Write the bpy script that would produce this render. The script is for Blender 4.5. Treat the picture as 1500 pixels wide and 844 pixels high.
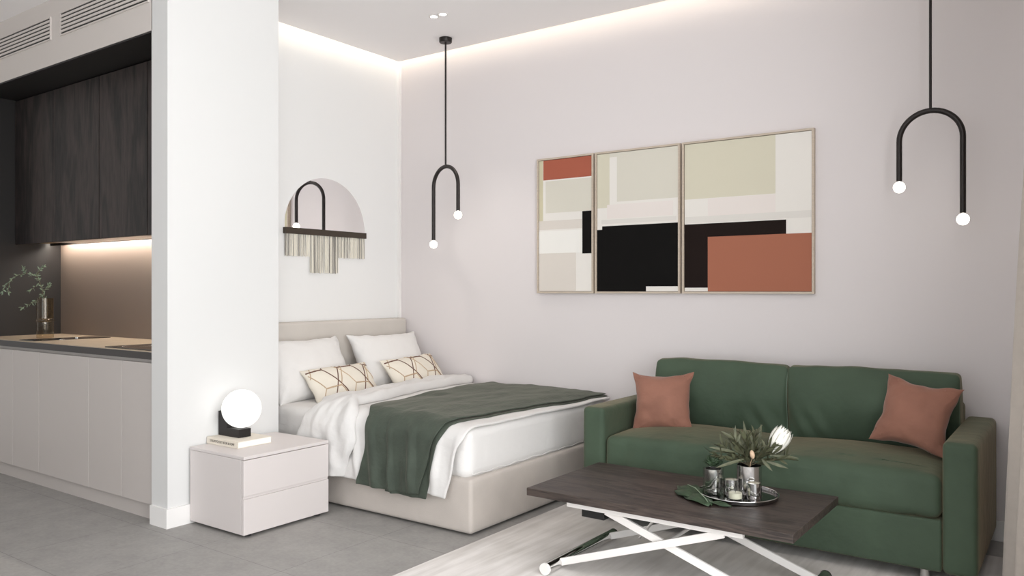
import bpy, bmesh, math, random
from mathutils import Vector, Matrix, noise
random.seed(7)
R = math.radians
for o in list(bpy.data.objects): bpy.data.objects.remove(o)
SC = bpy.context.scene
COL = SC.collection

# ------------------------------------------------------------------ camera
cd = bpy.data.cameras.new('camera'); cam = bpy.data.objects.new('camera', cd); COL.objects.link(cam)
cam.location = (0, 0, 1.23); cam.rotation_euler = (R(90), 0, R(35.677))
cd.sensor_width = 36; cd.lens = 27.98; cd.shift_y = 0.002; cd.clip_start = 0.05; cd.clip_end = 60
SC.camera = cam
# ------------------------------------------------------------------ world, exposure
w = bpy.data.worlds.new('world'); SC.world = w; w.use_nodes = True
w.node_tree.nodes['Background'].inputs[0].default_value = (0.85, 0.92, 1, 1)
w.node_tree.nodes['Background'].inputs[1].default_value = 1.0
SC.view_settings.view_transform = 'Standard'
try: SC.view_settings.look = 'None'
except Exception: pass
SC.view_settings.gamma = 1.0; SC.view_settings.use_curve_mapping = False
SC.view_settings.exposure = 0.0

def area(name, loc, rot, sx, sy, power, color=(1, 1, 1), spread=180):
    l = bpy.data.lights.new(name, 'AREA'); l.shape = 'RECTANGLE'; l.size = sx; l.size_y = sy
    l.energy = power; l.color = color; l.spread = R(spread)
    o = bpy.data.objects.new(name, l); COL.objects.link(o); o.location = loc; o.rotation_euler = rot
    return o
WX = 1.0                                                   # window wall
area('daylight_side_window', (WX - .03, 0.5, 1.45), (0, R(114), 0), 2.3, 4.4, 215, (.955, .975, .985))
area('front_fill_light', (-1.3, -3.44, 1.6), (R(110), 0, R(-12)), 3.0, 2.2, 48, (.94, .98, 1))  # added soft fill for surfaces facing the front wall; its window is made up

# ------------------------------------------------------------------ materials
def lin(c):
    c = c / 255.0
    return c / 12.92 if c <= 0.04045 else ((c + 0.055) / 1.055) ** 2.4
def rgb(r, g, b): return (lin(r), lin(g), lin(b), 1)
MATS = {}
def mat(name, col, rough=.6, metal=0, var=0, vscale=8, stretch=(1, 1, 1), bump=0, bscale=60, sheen=0, spec=.5, trans=0, emit=0, sheen_t=None, ior=1.45, coat=0, col2=None, detail=4):
    m = bpy.data.materials.new(name); m.use_nodes = True; nt = m.node_tree; b = nt.nodes['Principled BSDF']
    b.inputs['Base Color'].default_value = col; b.inputs['Roughness'].default_value = rough
    b.inputs['Metallic'].default_value = metal; b.inputs['Specular IOR Level'].default_value = spec
    b.inputs['IOR'].default_value = ior
    if trans: b.inputs['Transmission Weight'].default_value = trans
    if coat: b.inputs['Coat Weight'].default_value = coat
    if sheen:
        b.inputs['Sheen Weight'].default_value = sheen; b.inputs['Sheen Roughness'].default_value = .4
        if sheen_t: b.inputs['Sheen Tint'].default_value = sheen_t
    if emit:
        b.inputs['Emission Color'].default_value = col; b.inputs['Emission Strength'].default_value = emit
    if var or bump or col2:
        tc = nt.nodes.new('ShaderNodeTexCoord'); mp = nt.nodes.new('ShaderNodeMapping')
        mp.inputs['Scale'].default_value = stretch; nt.links.new(tc.outputs['Object'], mp.inputs[0])
    if var or col2:
        n = nt.nodes.new('ShaderNodeTexNoise'); n.inputs['Scale'].default_value = vscale; n.inputs['Detail'].default_value = detail
        nt.links.new(mp.outputs[0], n.inputs['Vector'])
        mx = nt.nodes.new('ShaderNodeMix'); mx.data_type = 'RGBA'
        r = nt.nodes.new('ShaderNodeMapRange'); r.inputs[1].default_value = .3; r.inputs[2].default_value = .7
        nt.links.new(n.outputs[0], r.inputs[0]); nt.links.new(r.outputs[0], mx.inputs[0])
        c2 = col2 or tuple(max(0, c * (1 + var)) for c in col[:3]) + (1,)
        c1 = col if col2 else tuple(c * (1 - var) for c in col[:3]) + (1,)
        mx.inputs[6].default_value = c1; mx.inputs[7].default_value = c2
        nt.links.new(mx.outputs[2], b.inputs['Base Color'])
    if bump:
        n2 = nt.nodes.new('ShaderNodeTexNoise'); n2.inputs['Scale'].default_value = bscale; n2.inputs['Detail'].default_value = 3
        nt.links.new(mp.outputs[0], n2.inputs['Vector'])
        bp = nt.nodes.new('ShaderNodeBump'); bp.inputs['Strength'].default_value = bump; bp.inputs['Distance'].default_value = .01
        nt.links.new(n2.outputs[0], bp.inputs['Height']); nt.links.new(bp.outputs[0], b.inputs['Normal'])
    MATS[name] = m
    return m

M_head = mat('white_wall_paint', rgb(238, 237, 235), .75)
M_pillar = mat('pillar_paint', rgb(222, 221, 219), .75)
M_long = mat('pale_greige_wall_paint', rgb(224, 217, 216), .75)
M_ceil = mat('ceiling_paint', rgb(247, 243, 242), .8)
M_board = mat('baseboard_paint', rgb(240, 237, 234), .5)
M_dark = mat('dark_niche_panel', rgb(34, 31, 30), .5)
M_splash = mat('bronze_splashback', rgb(112, 99, 90), .42)
M_door = mat('satin_taupe_lacquer', rgb(198, 190, 185), .42, spec=.4)
M_night = mat('nightstand_lacquer', rgb(218, 210, 207), .42, spec=.4)
M_top = mat('sand_stone_worktop', rgb(188, 170, 148), .25, var=.04)
M_edge = mat('dark_worktop_edge', rgb(62, 58, 57), .45)
M_blackglass = mat('black_glass', rgb(10, 10, 11), .12, coat=.5)
M_black = mat('matt_black_metal', rgb(38, 32, 30), .42, metal=.3)
M_blackbase = mat('black_stone_base', rgb(30, 26, 25), .5)
M_chrome = mat('polished_chrome', (.72, .71, .70, 1), .07, metal=1)
M_satin = mat('satin_silver', (.62, .61, .60, 1), .16, metal=1)
M_mirror = mat('mirror_silver', (.93, .92, .92, 1), .01, metal=1)
M_steel = mat('brushed_steel', (.62, .61, .6, 1), .3, metal=1)
M_white = mat('white_powder_coat', rgb(236, 232, 228), .4)
M_bed = mat('pale_velvet_upholstery', rgb(196, 187, 179), .8, var=.05, vscale=7, bump=.15, bscale=300, sheen=.25)
M_headb = mat('pale_linen_upholstery', rgb(206, 199, 191), .85, var=.03, vscale=5, bump=.15, bscale=350)
M_linen = mat('white_cotton', rgb(228, 225, 222), .85, bump=.3, bscale=20)
M_duvet = mat('white_duvet_cotton', rgb(219, 216, 213), .85, bump=.45, bscale=16)
M_throw = mat('grey_green_velvet_throw', rgb(66, 74, 64), .8, var=.16, vscale=9, bump=.35, bscale=45, sheen=.14, sheen_t=(.95, .85, .7, 1))
M_sofa = mat('dark_green_velvet', rgb(65, 81, 64), .75, var=.12, vscale=5, bump=.5, bscale=12, sheen=.40, sheen_t=(.62, .45, .30, 1))
M_seam = mat('green_piping', rgb(96, 112, 96), .7)
M_rust = mat('dusty_rust_velvet', rgb(146, 101, 84), .8, var=.10, vscale=9, bump=.5, bscale=16, sheen=.3)
M_cream = mat('cream_cotton', rgb(226, 218, 204), .8, var=.03)
M_emb = mat('brown_woven_line', rgb(104, 72, 58), .7)
M_emb2 = mat('tan_woven_line', rgb(190, 166, 138), .7)
M_curtain = mat('greige_curtain_linen', rgb(196, 187, 178), .9, var=.03, vscale=30, bump=.1, bscale=200)
M_frame = mat('champagne_wood_frame', rgb(196, 181, 164), .5, var=.08, vscale=20, stretch=(1, 1, 12))
M_rebate = mat('dark_frame_rebate', rgb(58, 42, 34), .6)  # dark brown, shows in the gap between canvas and frame
M_paper = mat('book_cover_cream', rgb(226, 217, 203), .7)
M_pages = mat('book_pages', rgb(244, 241, 235), .8)
M_ink = mat('dark_ink', rgb(74, 66, 58), .7)
M_leaf = mat('dark_leaf', rgb(48, 66, 44), .55, var=.25, vscale=30)
M_olive = mat('olive_leaf', rgb(84, 86, 64), .55, var=.3, vscale=40)
M_sage = mat('sage_leaf', rgb(128, 146, 122), .55, var=.25, vscale=60)
M_petal = mat('white_petal', rgb(244, 242, 232), .6)
M_budm = mat('peach_bud', rgb(196, 168, 140), .6)
M_stem = mat('brown_stem', rgb(84, 76, 56), .7)
M_soil = mat('dark_soil', rgb(42, 34, 28), .9, bump=.5, bscale=200)
M_wax = mat('cream_wax', rgb(220, 214, 196), .5)
def thin_glass(name, tint):
    m = bpy.data.materials.new(name); m.use_nodes = True; nt = m.node_tree; nt.nodes.remove(nt.nodes['Principled BSDF'])
    a = nt.nodes.new('ShaderNodeBsdfTransparent'); a.inputs[0].default_value = tint
    g = nt.nodes.new('ShaderNodeBsdfGlossy'); g.inputs['Roughness'].default_value = .02
    fr = nt.nodes.new('ShaderNodeFresnel'); fr.inputs[0].default_value = 1.5
    mx = nt.nodes.new('ShaderNodeMixShader'); ge = nt.nodes.new('ShaderNodeNewGeometry'); mr = nt.nodes.new('ShaderNodeMapRange'); mr.inputs[3].default_value = 1.5; mr.inputs[4].default_value = .6667
    nt.links.new(ge.outputs['Backfacing'], mr.inputs[0]); nt.links.new(mr.outputs[0], fr.inputs[0])
    nt.links.new(fr.outputs[0], mx.inputs[0]); nt.links.new(a.outputs[0], mx.inputs[1]); nt.links.new(g.outputs[0], mx.inputs[2])
    nt.links.new(mx.outputs[0], nt.nodes['Material Output'].inputs[0]); MATS[name] = m; return m
M_glass = thin_glass('clear_glass', (.96, .97, .96, 1))
M_amber = thin_glass('smoked_amber_glass', (.80, .74, .64, 1))
M_rubber = mat('black_plastic', rgb(22, 21, 21), .5)
def emission(name, col, s):
    m = bpy.data.materials.new(name); m.use_nodes = True; nt = m.node_tree; nt.nodes.remove(nt.nodes['Principled BSDF'])
    e = nt.nodes.new('ShaderNodeEmission'); e.inputs[0].default_value = col; e.inputs[1].default_value = s
    nt.links.new(e.outputs[0], nt.nodes['Material Output'].inputs[0]); return m
M_globe = emission('opal_globe_glow', (1, .985, .95, 1), 1.3)
M_bulb = emission('bulb_glow', (1, .95, .85, 1), 4)
M_cove = emission('cove_strip_glow', (1, .9, .74, 1), 11)
M_undercab = emission('under_cabinet_glow', (1, .92, .82, 1), 62)
M_spot = emission('spot_glow', (1, .96, .9, 1), 12)

# wood with grain running along one axis
def wood(name, c1, c2, stretch, scale=1.0, rough=.5, bump=.25):
    m = bpy.data.materials.new(name); m.use_nodes = True; nt = m.node_tree; b = nt.nodes['Principled BSDF']
    tc = nt.nodes.new('ShaderNodeTexCoord'); mp = nt.nodes.new('ShaderNodeMapping'); mp.inputs['Scale'].default_value = stretch
    oi = nt.nodes.new('ShaderNodeObjectInfo'); sc_ = nt.nodes.new('ShaderNodeVectorMath'); sc_.operation = 'SCALE'; sc_.inputs[0].default_value = (17, 5, 9)
    nt.links.new(oi.outputs['Random'], sc_.inputs['Scale']); va = nt.nodes.new('ShaderNodeVectorMath'); nt.links.new(tc.outputs['Object'], va.inputs[0]); nt.links.new(sc_.outputs[0], va.inputs[1])
    nt.links.new(va.outputs[0], mp.inputs[0])
    n = nt.nodes.new('ShaderNodeTexNoise'); n.inputs['Scale'].default_value = 2.2 * scale; n.inputs['Detail'].default_value = 5; n.inputs['Distortion'].default_value = 1.2
    nt.links.new(mp.outputs[0], n.inputs['Vector'])
    mu = nt.nodes.new('ShaderNodeMath'); mu.operation = 'MULTIPLY'; mu.inputs[1].default_value = 26
    nt.links.new(n.outputs[0], mu.inputs[0])
    sn = nt.nodes.new('ShaderNodeMath'); sn.operation = 'SINE'; nt.links.new(mu.outputs[0], sn.inputs[0])
    n2 = nt.nodes.new('ShaderNodeTexNoise'); n2.inputs['Scale'].default_value = 30 * scale; n2.inputs['Detail'].default_value = 4
    nt.links.new(mp.outputs[0], n2.inputs['Vector'])
    ad = nt.nodes.new('ShaderNodeMath'); ad.operation = 'MULTIPLY_ADD'; ad.inputs[1].default_value = .22
    nt.links.new(sn.outputs[0], ad.inputs[0]); nt.links.new(n2.outputs[0], ad.inputs[2])
    r = nt.nodes.new('ShaderNodeMapRange'); r.inputs[1].default_value = .2; r.inputs[2].default_value = .85; nt.links.new(ad.outputs[0], r.inputs[0])
    mx = nt.nodes.new('ShaderNodeMix'); mx.data_type = 'RGBA'; mx.inputs[6].default_value = c1; mx.inputs[7].default_value = c2
    nt.links.new(r.outputs[0], mx.inputs[0]); nt.links.new(mx.outputs[2], b.inputs['Base Color'])
    b.inputs['Roughness'].default_value = rough
    bp = nt.nodes.new('ShaderNodeBump'); bp.inputs['Strength'].default_value = bump; bp.inputs['Distance'].default_value = .002
    nt.links.new(r.outputs[0], bp.inputs['Height']); nt.links.new(bp.outputs[0], b.inputs['Normal'])
    return m
M_cabwood = wood('dark_oak_veneer', rgb(24, 19, 18), rgb(62, 52, 49), (2.0, 2.0, .30), 1.0, .55)
M_tabwood = wood('dark_stained_oak', rgb(34, 27, 24), rgb(74, 63, 57), (.7, 7, 7), 1.0, .48)
M_lightwood = wood('light_oak_panel', rgb(150, 122, 92), rgb(184, 156, 122), (.8, 6, 6), 1.0, .5)

def floor_mat():
    m = bpy.data.materials.new('grey_concrete_tile'); m.use_nodes = True; nt = m.node_tree; b = nt.nodes['Principled BSDF']
    tc = nt.nodes.new('ShaderNodeTexCoord'); mp = nt.nodes.new('ShaderNodeMapping')
    mp.inputs['Location'].default_value = (-.15, .764 - .6, 0); nt.links.new(tc.outputs['Object'], mp.inputs[0])
    br = nt.nodes.new('ShaderNodeTexBrick'); br.offset = 0; br.inputs['Scale'].default_value = 1
    br.inputs['Brick Width'].default_value = .6; br.inputs['Row Height'].default_value = .6; br.inputs['Mortar Size'].default_value = .0016
    br.inputs['Color1'].default_value = (1, 1, 1, 1); br.inputs['Color2'].default_value = (.97, .97, .97, 1); br.inputs['Mortar'].default_value = (.62, .62, .62, 1)
    nt.links.new(mp.outputs[0], br.inputs['Vector'])
    n = nt.nodes.new('ShaderNodeTexNoise'); n.inputs['Scale'].default_value = 7; n.inputs['Detail'].default_value = 8; n.inputs['Roughness'].default_value = .7
    nt.links.new(tc.outputs['Object'], n.inputs['Vector'])
    n3 = nt.nodes.new('ShaderNodeTexNoise'); n3.inputs['Scale'].default_value = 55; n3.inputs['Detail'].default_value = 5
    nt.links.new(tc.outputs['Object'], n3.inputs['Vector'])
    add = nt.nodes.new('ShaderNodeMath'); add.operation = 'MULTIPLY_ADD'; add.inputs[1].default_value = .5
    nt.links.new(n3.outputs[0], add.inputs[0]); nt.links.new(n.outputs[0], add.inputs[2])
    r = nt.nodes.new('ShaderNodeMapRange'); r.inputs[1].default_value = .5; r.inputs[2].default_value = 1.0; nt.links.new(add.outputs[0], r.inputs[0])
    mx = nt.nodes.new('ShaderNodeMix'); mx.data_type = 'RGBA'; mx.inputs[6].default_value = rgb(146, 143, 140); mx.inputs[7].default_value = rgb(168, 165, 161)
    nt.links.new(r.outputs[0], mx.inputs[0])
    mm = nt.nodes.new('ShaderNodeMix'); mm.data_type = 'RGBA'; mm.blend_type = 'MULTIPLY'; mm.inputs[0].default_value = 1
    nt.links.new(mx.outputs[2], mm.inputs[6]); nt.links.new(br.outputs[0], mm.inputs[7])
    nt.links.new(mm.outputs[2], b.inputs['Base Color']); b.inputs['Roughness'].default_value = .55
    return m
M_floor = floor_mat()
def rug_mat():
    m = bpy.data.materials.new('woven_pale_rug'); m.use_nodes = True; nt = m.node_tree; b = nt.nodes['Principled BSDF']
    tc = nt.nodes.new('ShaderNodeTexCoord'); mp = nt.nodes.new('ShaderNodeMapping'); mp.inputs['Scale'].default_value = (26, 2.2, 1)
    nt.links.new(tc.outputs['Object'], mp.inputs[0])
    n = nt.nodes.new('ShaderNodeTexNoise'); n.inputs['Scale'].default_value = 1; n.inputs['Detail'].default_value = 6; nt.links.new(mp.outputs[0], n.inputs['Vector'])
    n2 = nt.nodes.new('ShaderNodeTexNoise'); n2.inputs['Scale'].default_value = 2.4; n2.inputs['Detail'].default_value = 4; nt.links.new(tc.outputs['Object'], n2.inputs['Vector'])
    ad = nt.nodes.new('ShaderNodeMath'); ad.operation = 'ADD'; nt.links.new(n.outputs[0], ad.inputs[0]); nt.links.new(n2.outputs[0], ad.inputs[1])
    r = nt.nodes.new('ShaderNodeMapRange'); r.inputs[1].default_value = .75; r.inputs[2].default_value = 1.25; nt.links.new(ad.outputs[0], r.inputs[0])
    mx = nt.nodes.new('ShaderNodeMix'); mx.data_type = 'RGBA'; mx.inputs[6].default_value = rgb(202, 196, 190); mx.inputs[7].default_value = rgb(232, 227, 223)
    nt.links.new(r.outputs[0], mx.inputs[0]); nt.links.new(mx.outputs[2], b.inputs['Base Color']); b.inputs['Roughness'].default_value = .95
    bp = nt.nodes.new('ShaderNodeBump'); bp.inputs['Strength'].default_value = .4; bp.inputs['Distance'].default_value = .004
    nt.links.new(n.outputs[0], bp.inputs['Height']); nt.links.new(bp.outputs[0], b.inputs['Normal'])
    return m
M_rug = rug_mat()

# ------------------------------------------------------------------ helpers
class MB:
    """collects shapes and links them as one mesh object"""
    def __init__(s): s.v = []; s.f = []; s.m = []; s.sm = []
    def add(s, vs, fs, mi=0, smooth=False):
        o = len(s.v); s.v += [tuple(v) for v in vs]
        for f in fs: s.f.append([o + i for i in f]); s.m.append(mi); s.sm.append(smooth)
    def box(s, x0, x1, y0, y1, z0, z1, mi=0, M=None):
        vs = [Vector((x, y, z)) for z in (z0, z1) for y in (y0, y1) for x in (x0, x1)]
        if M: vs = [M @ v for v in vs]
        s.add(vs, [(0, 2, 3, 1), (4, 5, 7, 6), (0, 1, 5, 4), (2, 6, 7, 3), (0, 4, 6, 2), (1, 3, 7, 5)], mi)
    def bar(s, a, b, wd, th, up=(0, 1, 0), mi=0):
        """rectangular bar from a to b: wd across, th along 'up'"""
        a = Vector(a); b = Vector(b); d = (b - a).normalized(); u = Vector(up).normalized(); n = d.cross(u).normalized(); u = n.cross(d)
        vs = [p + n * wd / 2 * i + u * th / 2 * j for p in (a, b) for j in (-1, 1) for i in (-1, 1)]
        s.add(vs, [(0, 2, 3, 1), (4, 5, 7, 6), (0, 1, 5, 4), (2, 6, 7, 3), (0, 4, 6, 2), (1, 3, 7, 5)], mi)
    def tube(s, pts, r, n=10, mi=0, caps=True):
        pts = [Vector(p) for p in pts]; rr = r if isinstance(r, (list, tuple)) else [r] * len(pts)
        vs = []; fs = []; prev = None
        for i, p in enumerate(pts):
            t = (pts[min(i + 1, len(pts) - 1)] - pts[max(i - 1, 0)]).normalized()
            if prev is None:
                a = Vector((0, 0, 1)) if abs(t.z) < .9 else Vector((1, 0, 0)); u = t.cross(a).normalized()
            else: u = (prev - t * prev.dot(t)).normalized()
            prev = u; q = t.cross(u)
            for k in range(n):
                an = 2 * math.pi * k / n; vs.append(p + (u * math.cos(an) + q * math.sin(an)) * rr[i])
        for i in range(len(pts) - 1):
            for k in range(n): fs.append((i * n + k, i * n + (k + 1) % n, (i + 1) * n + (k + 1) % n, (i + 1) * n + k))
        s.add(vs, fs, mi, True)
        if caps:
            s.add(vs[:n], [tuple(reversed(range(n)))], mi); s.add(vs[-n:], [tuple(range(n))], mi)
    def lathe(s, prof, c=(0, 0, 0), n=32, mi=0, M=None):
        vs = []; fs = []; c = Vector(c)
        for r, z in prof:
            for k in range(n):
                a = 2 * math.pi * k / n; v = Vector((r * math.cos(a), r * math.sin(a), z)); vs.append((M @ v if M else v) + c)
        for i in range(len(prof) - 1):
            for k in range(n): fs.append((i * n + k, i * n + (k + 1) % n, (i + 1) * n + (k + 1) % n, (i + 1) * n + k))
        s.add(vs, fs, mi, True)
    def grid(s, fn, nu, nv, mi=0):
        vs = [fn(i / nu, j / nv) for i in range(nu + 1) for j in range(nv + 1)]
        fs = [(i * (nv + 1) + j, (i + 1) * (nv + 1) + j, (i + 1) * (nv + 1) + j + 1, i * (nv + 1) + j + 1) for i in range(nu) for j in range(nv)]
        s.add(vs, fs, mi, True)
    def build(s, name, mats, parent=None, bevel=0, merge=True, loc=None):
        me = bpy.data.meshes.new(name); 
        off = Vector(loc) if loc else Vector((0, 0, 0))
        me.from_pydata([tuple(Vector(v) - off) for v in s.v], [], s.f)
        for p, mi, sm in zip(me.polygons, s.m, s.sm): p.material_index = mi; p.use_smooth = sm
        for m_ in (mats if isinstance(mats, (list, tuple)) else [mats]): me.materials.append(m_)
        if merge:
            bm = bmesh.new(); bm.from_mesh(me); bmesh.ops.remove_doubles(bm, verts=bm.verts, dist=1e-5)
            bmesh.ops.recalc_face_normals(bm, faces=bm.faces); bm.to_mesh(me); bm.free()
        if any(s.sm): me.set_sharp_from_angle(angle=R(48))
        o = bpy.data.objects.new(name, me); COL.objects.link(o); o.location = off
        if parent:
            o.parent = parent; o.matrix_parent_inverse = parent.matrix_basis.inverted()
        if bevel:
            b = o.modifiers.new('bevel', 'BEVEL'); b.width = bevel; b.segments = 3; b.limit_method = 'ANGLE'; b.angle_limit = R(40)
        return o
def tag(o, label, cat, group=None, kind=None):
    o['label'] = label; o['category'] = cat
    if group: o['group'] = group
    if kind: o['kind'] = kind
    return o
def thing(name, loc, label, cat, group=None):
    e = bpy.data.objects.new(name, None); COL.objects.link(e); e.location = loc; e.empty_display_size = .1
    return tag(e, label, cat, group)
def struct(o, label=None):
    o['kind'] = 'structure'
    if label: o['label'] = label
    return o
def sbox(name, m, *a, bevel=0):
    b = MB(); b.box(*a); return struct(b.build(name, m, bevel=bevel))
def copy_tree(root, loc, rz, label):
    """a thing and each of its parts, parts built around the world origin"""
    c = root.copy(); COL.objects.link(c); c.location = loc; c.rotation_euler = (0, 0, rz); c['label'] = label
    for ch in root.children:
        d = ch.copy(); COL.objects.link(d); d.parent = c
        for g in ch.children:
            h = g.copy(); COL.objects.link(h); h.parent = d
    return c
def softbox(b, hx, hy, hz, r, bulge=(0, 0, 0), n=14, M=None, mi=0, wr=None):
    """rounded, bulging upholstery block of half sizes hx, hy, hz"""
    def co(h):
        a = [-h + r * (1 - math.cos(math.pi / 2 * i / 4)) for i in range(4)]
        m_ = [-(h - r) + 2 * (h - r) * i / n for i in range(n + 1)]
        return a + m_ + [-x for x in reversed(a)]
    H = (hx, hy, hz); C = [co(h) for h in H]; N = [len(c) for c in C]
    for ax in range(3):
        u, v = (ax + 1) % 3, (ax + 2) % 3
        for sgn in (-1, 1):
            vs = []; fs = []
            for i in range(N[u]):
                for j in range(N[v]):
                    q = [0, 0, 0]; q[ax] = sgn * H[ax]; q[u] = C[u][i]; q[v] = C[v][j]
                    inn = [max(-(H[k] - r), min(H[k] - r, q[k])) for k in range(3)]
                    d = Vector(q) - Vector(inn); L = d.length
                    p = Vector(inn) + (d / L * r if L > 1e-9 else Vector((0, 0, 0)))
                    nn = [p[k] / H[k] for k in range(3)]
                    for k in range(3):
                        a, c = (k + 1) % 3, (k + 2) % 3
                        p[k] += nn[k] * bulge[k] * max(0, 1 - nn[a] ** 2) ** .7 * max(0, 1 - nn[c] ** 2) ** .7
                    if wr: p = p + wr(p, (d / L if L > 1e-9 else Vector((0, 0, 0))))
                    vs.append(M @ p if M else p)
            for i in range(N[u] - 1):
                for j in range(N[v] - 1):
                    f = (i * N[v] + j, (i + 1) * N[v] + j, (i + 1) * N[v] + j + 1, i * N[v] + j + 1)
                    fs.append(f if sgn > 0 else f[::-1])
            b.add(vs, fs, mi, True)
def pil_fn(w_, h_, t_, pin, wr_amp, seed, power=.55):
    """surface of a pillow: (u, v in -1..1, side) -> point; x width, z height, y thickness"""
    def f(u, v, side):
        x = w_ / 2 * u * (1 - pin * (1 - v * v) * u * u); z = h_ / 2 * v * (1 - pin * (1 - u * u) * v * v)
        e = max(0, (1 - u * u)) ** power * max(0, (1 - v * v)) ** power
        y = side * t_ / 2 * e
        edge = max(abs(u), abs(v))
        wv = noise.noise(Vector((x * 9, z * 9, seed))) * .6 + .4 * noise.noise(Vector((x * 25, z * 25, seed + 9)))
        # gathers radiating from the corners
        ca = math.atan2(abs(v) - 1.05, abs(u) - 1.05)
        g = math.sin(ca * 26 + seed) * math.exp(-((1 - abs(u)) ** 2 + (1 - abs(v)) ** 2) / .22)
        if pin > .08:
            x += .012 * noise.noise(Vector((seed, z * 16, u * 2))) * u ** 4; z += .010 * noise.noise(Vector((x * 14, seed, v * 2))) * v ** 4
        y += side * (wr_amp * wv + wr_amp * .5 * g) * min(1, e * 3)
        return Vector((x, y, z))
    return f
def pillow(b, f, M, n=36, mi=0):
    for side in (-1, 1):
        def g(a, c):
            # denser towards the seams
            u = math.sin((a * 2 - 1) * math.pi / 2); v = math.sin((c * 2 - 1) * math.pi / 2)
            return M @ f(u, v, side)
        b.grid(g, n, n, mi)
def TR(loc, rx=0, ry=0, rz=0):
    return Matrix.Translation(loc) @ Matrix.Rotation(R(rz), 4, 'Z') @ Matrix.Rotation(R(rx), 4, 'X') @ Matrix.Rotation(R(ry), 4, 'Y')

# ================================================================== the room
HX = -4.37      # headboard wall
LY = 4.56       # long wall
PX = -3.84      # pillar face
CZ = 3.0
sbox('floor', M_floor, -7.4, 1.2, -3.6, 4.7, -.1, 0)
b = MB(); b.box(-7.4, 1.2, -3.6, 2.96, CZ, CZ + .02); b.box(-4.31, 1.2, 2.96, 4.5, CZ, CZ + .02)
struct(b.build('ceiling', M_ceil))
sbox('ceiling_cove', M_ceil, -7.4, 1.2, -3.6, 4.7, 3.16, 3.2)
sbox('wall_back', M_long, HX - .1, WX + .1, LY, LY + .12, 0, 3.16)
sbox('wall_headboard', M_head, HX - .1, HX, 2.9, LY, 0, 3.16)
b = MB(); b.box(-3.99, PX, 2.30, 2.997, 0, CZ); b.box(HX, -3.98, 2.90, 2.997, 0, CZ)
struct(b.build('wall_pillar', M_pillar))
b = MB(); b.box(-7.4, -3.985, 2.30, 2.42, 2.60, CZ); b.box(-7.4, -6.26, 2.30, 2.42, 0, 2.6)
struct(b.build('wall_kitchen', mat('kitchen_wall_paint', rgb(214, 206, 200), .75)))
b = MB(); b.box(-6.26, -6.24, 2.30, 2.94, 0, 2.6); b.box(-6.26, -3.985, 2.303, 2.94, 2.591, 2.62); b.box(-6.26, -3.975, 2.89, 2.94, 0, 2.6); b.box(-3.988, -3.975, 2.305, 2.94, .905, 2.6)
struct(b.build('wall_niche', M_dark))
sbox('wall_left', M_head, -7.5, -7.4, -3.6, 2.9, 0, 3.16)
WB = MB()                                                         # window wall with its opening
WB.box(WX, WX + .1, -3.6, -1.7, 0, 3.16); WB.box(WX, WX + .1, 2.7, 4.7, 0, 3.16)
WB.box(WX, WX + .1, -1.7, 2.7, 0, .3); WB.box(WX, WX + .1, -1.7, 2.7, 2.6, 3.16)
struct(WB.build('wall_right', M_head))
WB = MB(); WB.box(-7.4, -2.8, -3.6, -3.5, 0, 3.16); WB.box(.2, 1.1, -3.6, -3.5, 0, 3.16); WB.box(-2.8, .2, -3.6, -3.5, 0, .5); WB.box(-2.8, .2, -3.6, -3.5, 2.7, 3.16)  # unseen front wall; its opening is added for the fill lamp
struct(WB.build('wall_front', M_head))
for i, (ax, p, a0, a1, z0, z1) in enumerate([('x', WX, -1.7, 2.7, .3, 2.6), ('y', -3.55, -2.8, .2, .5, 2.7)]):  # side window, then the invented front one that goes with the fill lamp
    e = bpy.data.objects.new('window_%d' % (i + 1), None); COL.objects.link(e); e['kind'] = 'structure'
    wb = MB()
    for k in range(4):
        c = a0 + (a1 - a0) * k / 3; c0 = max(a0, c - .03); c1 = min(a1, c + .03)
        if ax == 'x': wb.box(p + .02, p + .07, c0, c1, z0, z1)
        else: wb.box(c0, c1, p - .03, p + .02, z0, z1)
    for zz in (z0, z1 - .05):
        if ax == 'x': wb.box(p + .02, p + .07, a0, a1, zz, zz + .05)
        else: wb.box(a0, a1, p - .03, p + .02, zz, zz + .05)
    wb.build('window_frame', M_white, e)
# baseboards
struct((lambda q: (q.box(-.9, WX, LY - .012, LY, 0, .1), q.box(-3.9, -2.3, LY - .006, LY, 0, .1), q)[-1])(MB()).build('baseboard_back', M_board, bevel=.003))
b = MB(); b.box(PX, PX + .014, 2.30, 2.997, 0, .1); b.box(-3.984, PX + .014, 2.286, 2.30, 0, .1)
struct(b.build('baseboard_pillar', M_board))
b = MB(); b.box(HX, HX + .03, LY - .02, LY, 0, 3.02); struct(b.build('trim_1', M_board))          # pale bead in the corner
# cove light strips: they sit in the slot above the ceiling edge
b = MB(); b.box(-4.30, WX, 4.445, 4.475, 3.14, 3.15); b.box(-4.285, -4.255, 3.0, 4.475, 3.14, 3.15)
tag(b.build('led_strip', M_cove), 'warm light strip hidden in the ceiling cove along both walls', 'light')
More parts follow.
